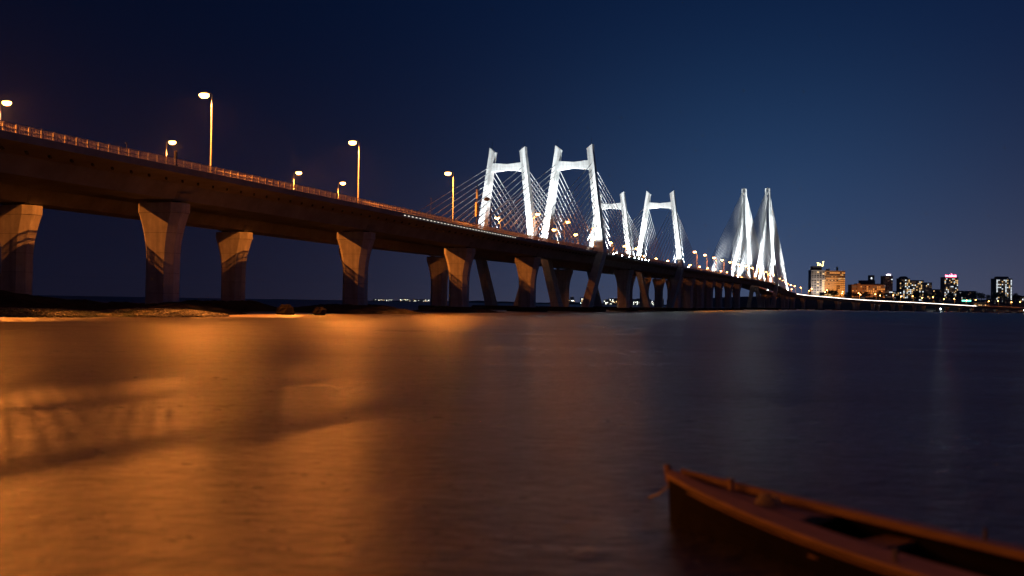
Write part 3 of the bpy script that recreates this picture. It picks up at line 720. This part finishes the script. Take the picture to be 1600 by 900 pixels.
# ------------------------------------------------------------------ distant low shore with tiny lights
fs = MB(); nx_ = 120
for i in range(nx_+1):
    x = -1150+i*25
    hgt = 9+7*noise.noise(Vector((x*.004, 5, 1)))+3*noise.noise(Vector((x*.02, 5, 1)))
    if x < -350: hgt *= max(.02, 1-(-350-x)/500)
    yb = 5000+200*math.sin(x*.002)
    fs.v += [(x, yb, -1), (x, yb+60, 2), (x, yb+400, max(.5, hgt)), (x, yb+1200, -2)]
for i in range(nx_):
    for j in range(3): a = i*4+j; fs.f.append((a, a+4, a+5, a+1))
tag(fs.build('distant_shore', M['land']), kind='structure')
M['w_far'] = emit('distant white light', (.95, 1, .9), 9); M['w_faro'] = emit('distant orange light', (1, .6, .25), 8)
xs = sorted([rnd.uniform(80, 830) for _ in range(46)]+[rnd.uniform(-640, -400) for _ in range(14)])
for i, x in enumerate(xs):
    y = 4850+rnd.uniform(0, 200)+200*math.sin(x*.002)
    h = rnd.uniform(12, 34) if x > 0 else rnd.uniform(6, 12); w = rnd.uniform(14, 34)
    building(x, y, w, 2, 2+h, 15, 'b_dark', 4, 3, rp([(.24, 'w_far'), (.10, 'w_faro')]), '%s tiny lit building from the left on the distant low shore' % nth(i+1), .3, .35, zlo=1)['group'] = 'tiny distant buildings on the low shore'

# ------------------------------------------------------------------ moored wooden boat in the foreground
bt = empty('wooden_boat', (1.95, 11.9, -.07), math.atan2(-3.5, 2.55), 'long wooden boat moored in the foreground at lower right, bow pointing left', 'boat')
def hull_ring(t, inner=0.0, top=True):
    # t 0 bow .. 1 stern; local x along the boat, y across
    x = t*9.0; w = .85*math.sin(min(1, t*1.9+.06)*math.pi/2)**.8*(1-.25*max(0, t-.6))-inner; zt = .25+.34*(1-t)**3+.06*t
    return x, max(.03, w), zt
rings = []
for i in range(21):
    t = i/20; x, w, zt = hull_ring(t)
    rings.append([(x-.5*(1-t)**4, 0, -.35), (x, -w*.7, -.12), (x, -w, zt), (x, -w+.06, zt), (x, -w*.66, .08), (x, 0, .02), (x, w*.66, .08), (x, w-.06, zt), (x, w, zt), (x, w*.7, -.12)])
MB().loft(rings).build('hull', M['wood_dark'], bt, smooth=False)
for sd in (-1, 1):
    MB().loft([[(x, sd*(w*.68-.02), zt+.004), (x, sd*(w+.05), zt+.004), (x, sd*(w+.05), zt+.05), (x, sd*(w*.68-.02), zt+.08)][::sd] for x, w, zt in [hull_ring(i/20) for i in range(21)]]).build('gunwale', M['wood'], bt)
for t in (.28, .46, .64, .82):
    x, w, zt = hull_ring(t); MB().box(x-.16, x+.16, -w+.07, w-.07, zt-.16, zt-.10).build('thwart', M['wood'], bt)
for k, (dz, dw) in enumerate(((-.05, .0), (-.13, .02), (-.22, .06))):     # rubbing strakes along the outside
    for sd in (-1, 1):
        pts = []
        for i in range(1, 21):
            x, w, zt = hull_ring(i/20); f = min(1, -dz/(zt+.12)); pts.append((x, sd*(w-(w*.3)*f*1.0+.012), zt+dz))
        MB().tube(pts, .012, 4).build('strake', M['wood'] if k == 0 else M['wood_dark'], bt)
for t in (.37, .55, .73):
    for sd in (-1, 1):
        x, w, zt = hull_ring(t); MB().tube([(x, sd*(w*.9), zt+.03), (x, sd*(w*.9), zt+.17)], .022, 6).build('oar_pin', M['steel'], bt)
def ropepts(cx, cy_, cz, r0, turns):
    return [(cx+(r0-.012*q/6)*math.cos(q*.55), cy_+(r0-.012*q/6)*math.sin(q*.55), cz+.0035*q) for q in range(int(turns*11.4))]
MB().tube(ropepts(1.35, 0, .40, .19, 5), .016, 5).build('rope_coil', M['rope'], bt, smooth=True)
MB().tube([(-.05, 0, .5), (-.6, .3, .25), (-1.3, .8, .05), (-2.2, 1.5, -.12)], .014, 5).build('mooring_rope', M['rope'], bt, smooth=True)
rg = []
for i in range(6):
    x, w, zt = hull_ring(.02+.19*i/5); rg.append([(x, -w+.08, zt-.03), (x, 0, zt+.03), (x, w-.08, zt-.03), (x, 0, zt-.08)])
MB().loft(rg).build('foredeck', M['wood'], bt)
MB().tube([(.05, 0, .4), (-.10, 0, .55), (-.16, 0, .70)], [.07, .06, .04], 6).build('bow_post', M['wood'], bt)
MB().tube([(.75, .12, .4), (.72, .12, .66)], .04, 6).build('mooring_post', M['wood'], bt)

# ------------------------------------------------------------------ thin night haze that the lamps light up
hz_m = bpy.data.materials.new('haze'); hz_m.use_nodes = True; t = hz_m.node_tree; t.nodes.clear()
pv = t.nodes.new('ShaderNodeVolumePrincipled'); pv.inputs['Density'].default_value = .000015; pv.inputs['Color'].default_value = (.88, .93, 1, 1); pv.inputs['Anisotropy'].default_value = .85
oo = t.nodes.new('ShaderNodeOutputMaterial'); t.links.new(pv.outputs[0], oo.inputs['Volume'])
tag(MB().box(-7600, 9600, -1000, 9600, -8, 150).build('haze', hz_m), kind='stuff')
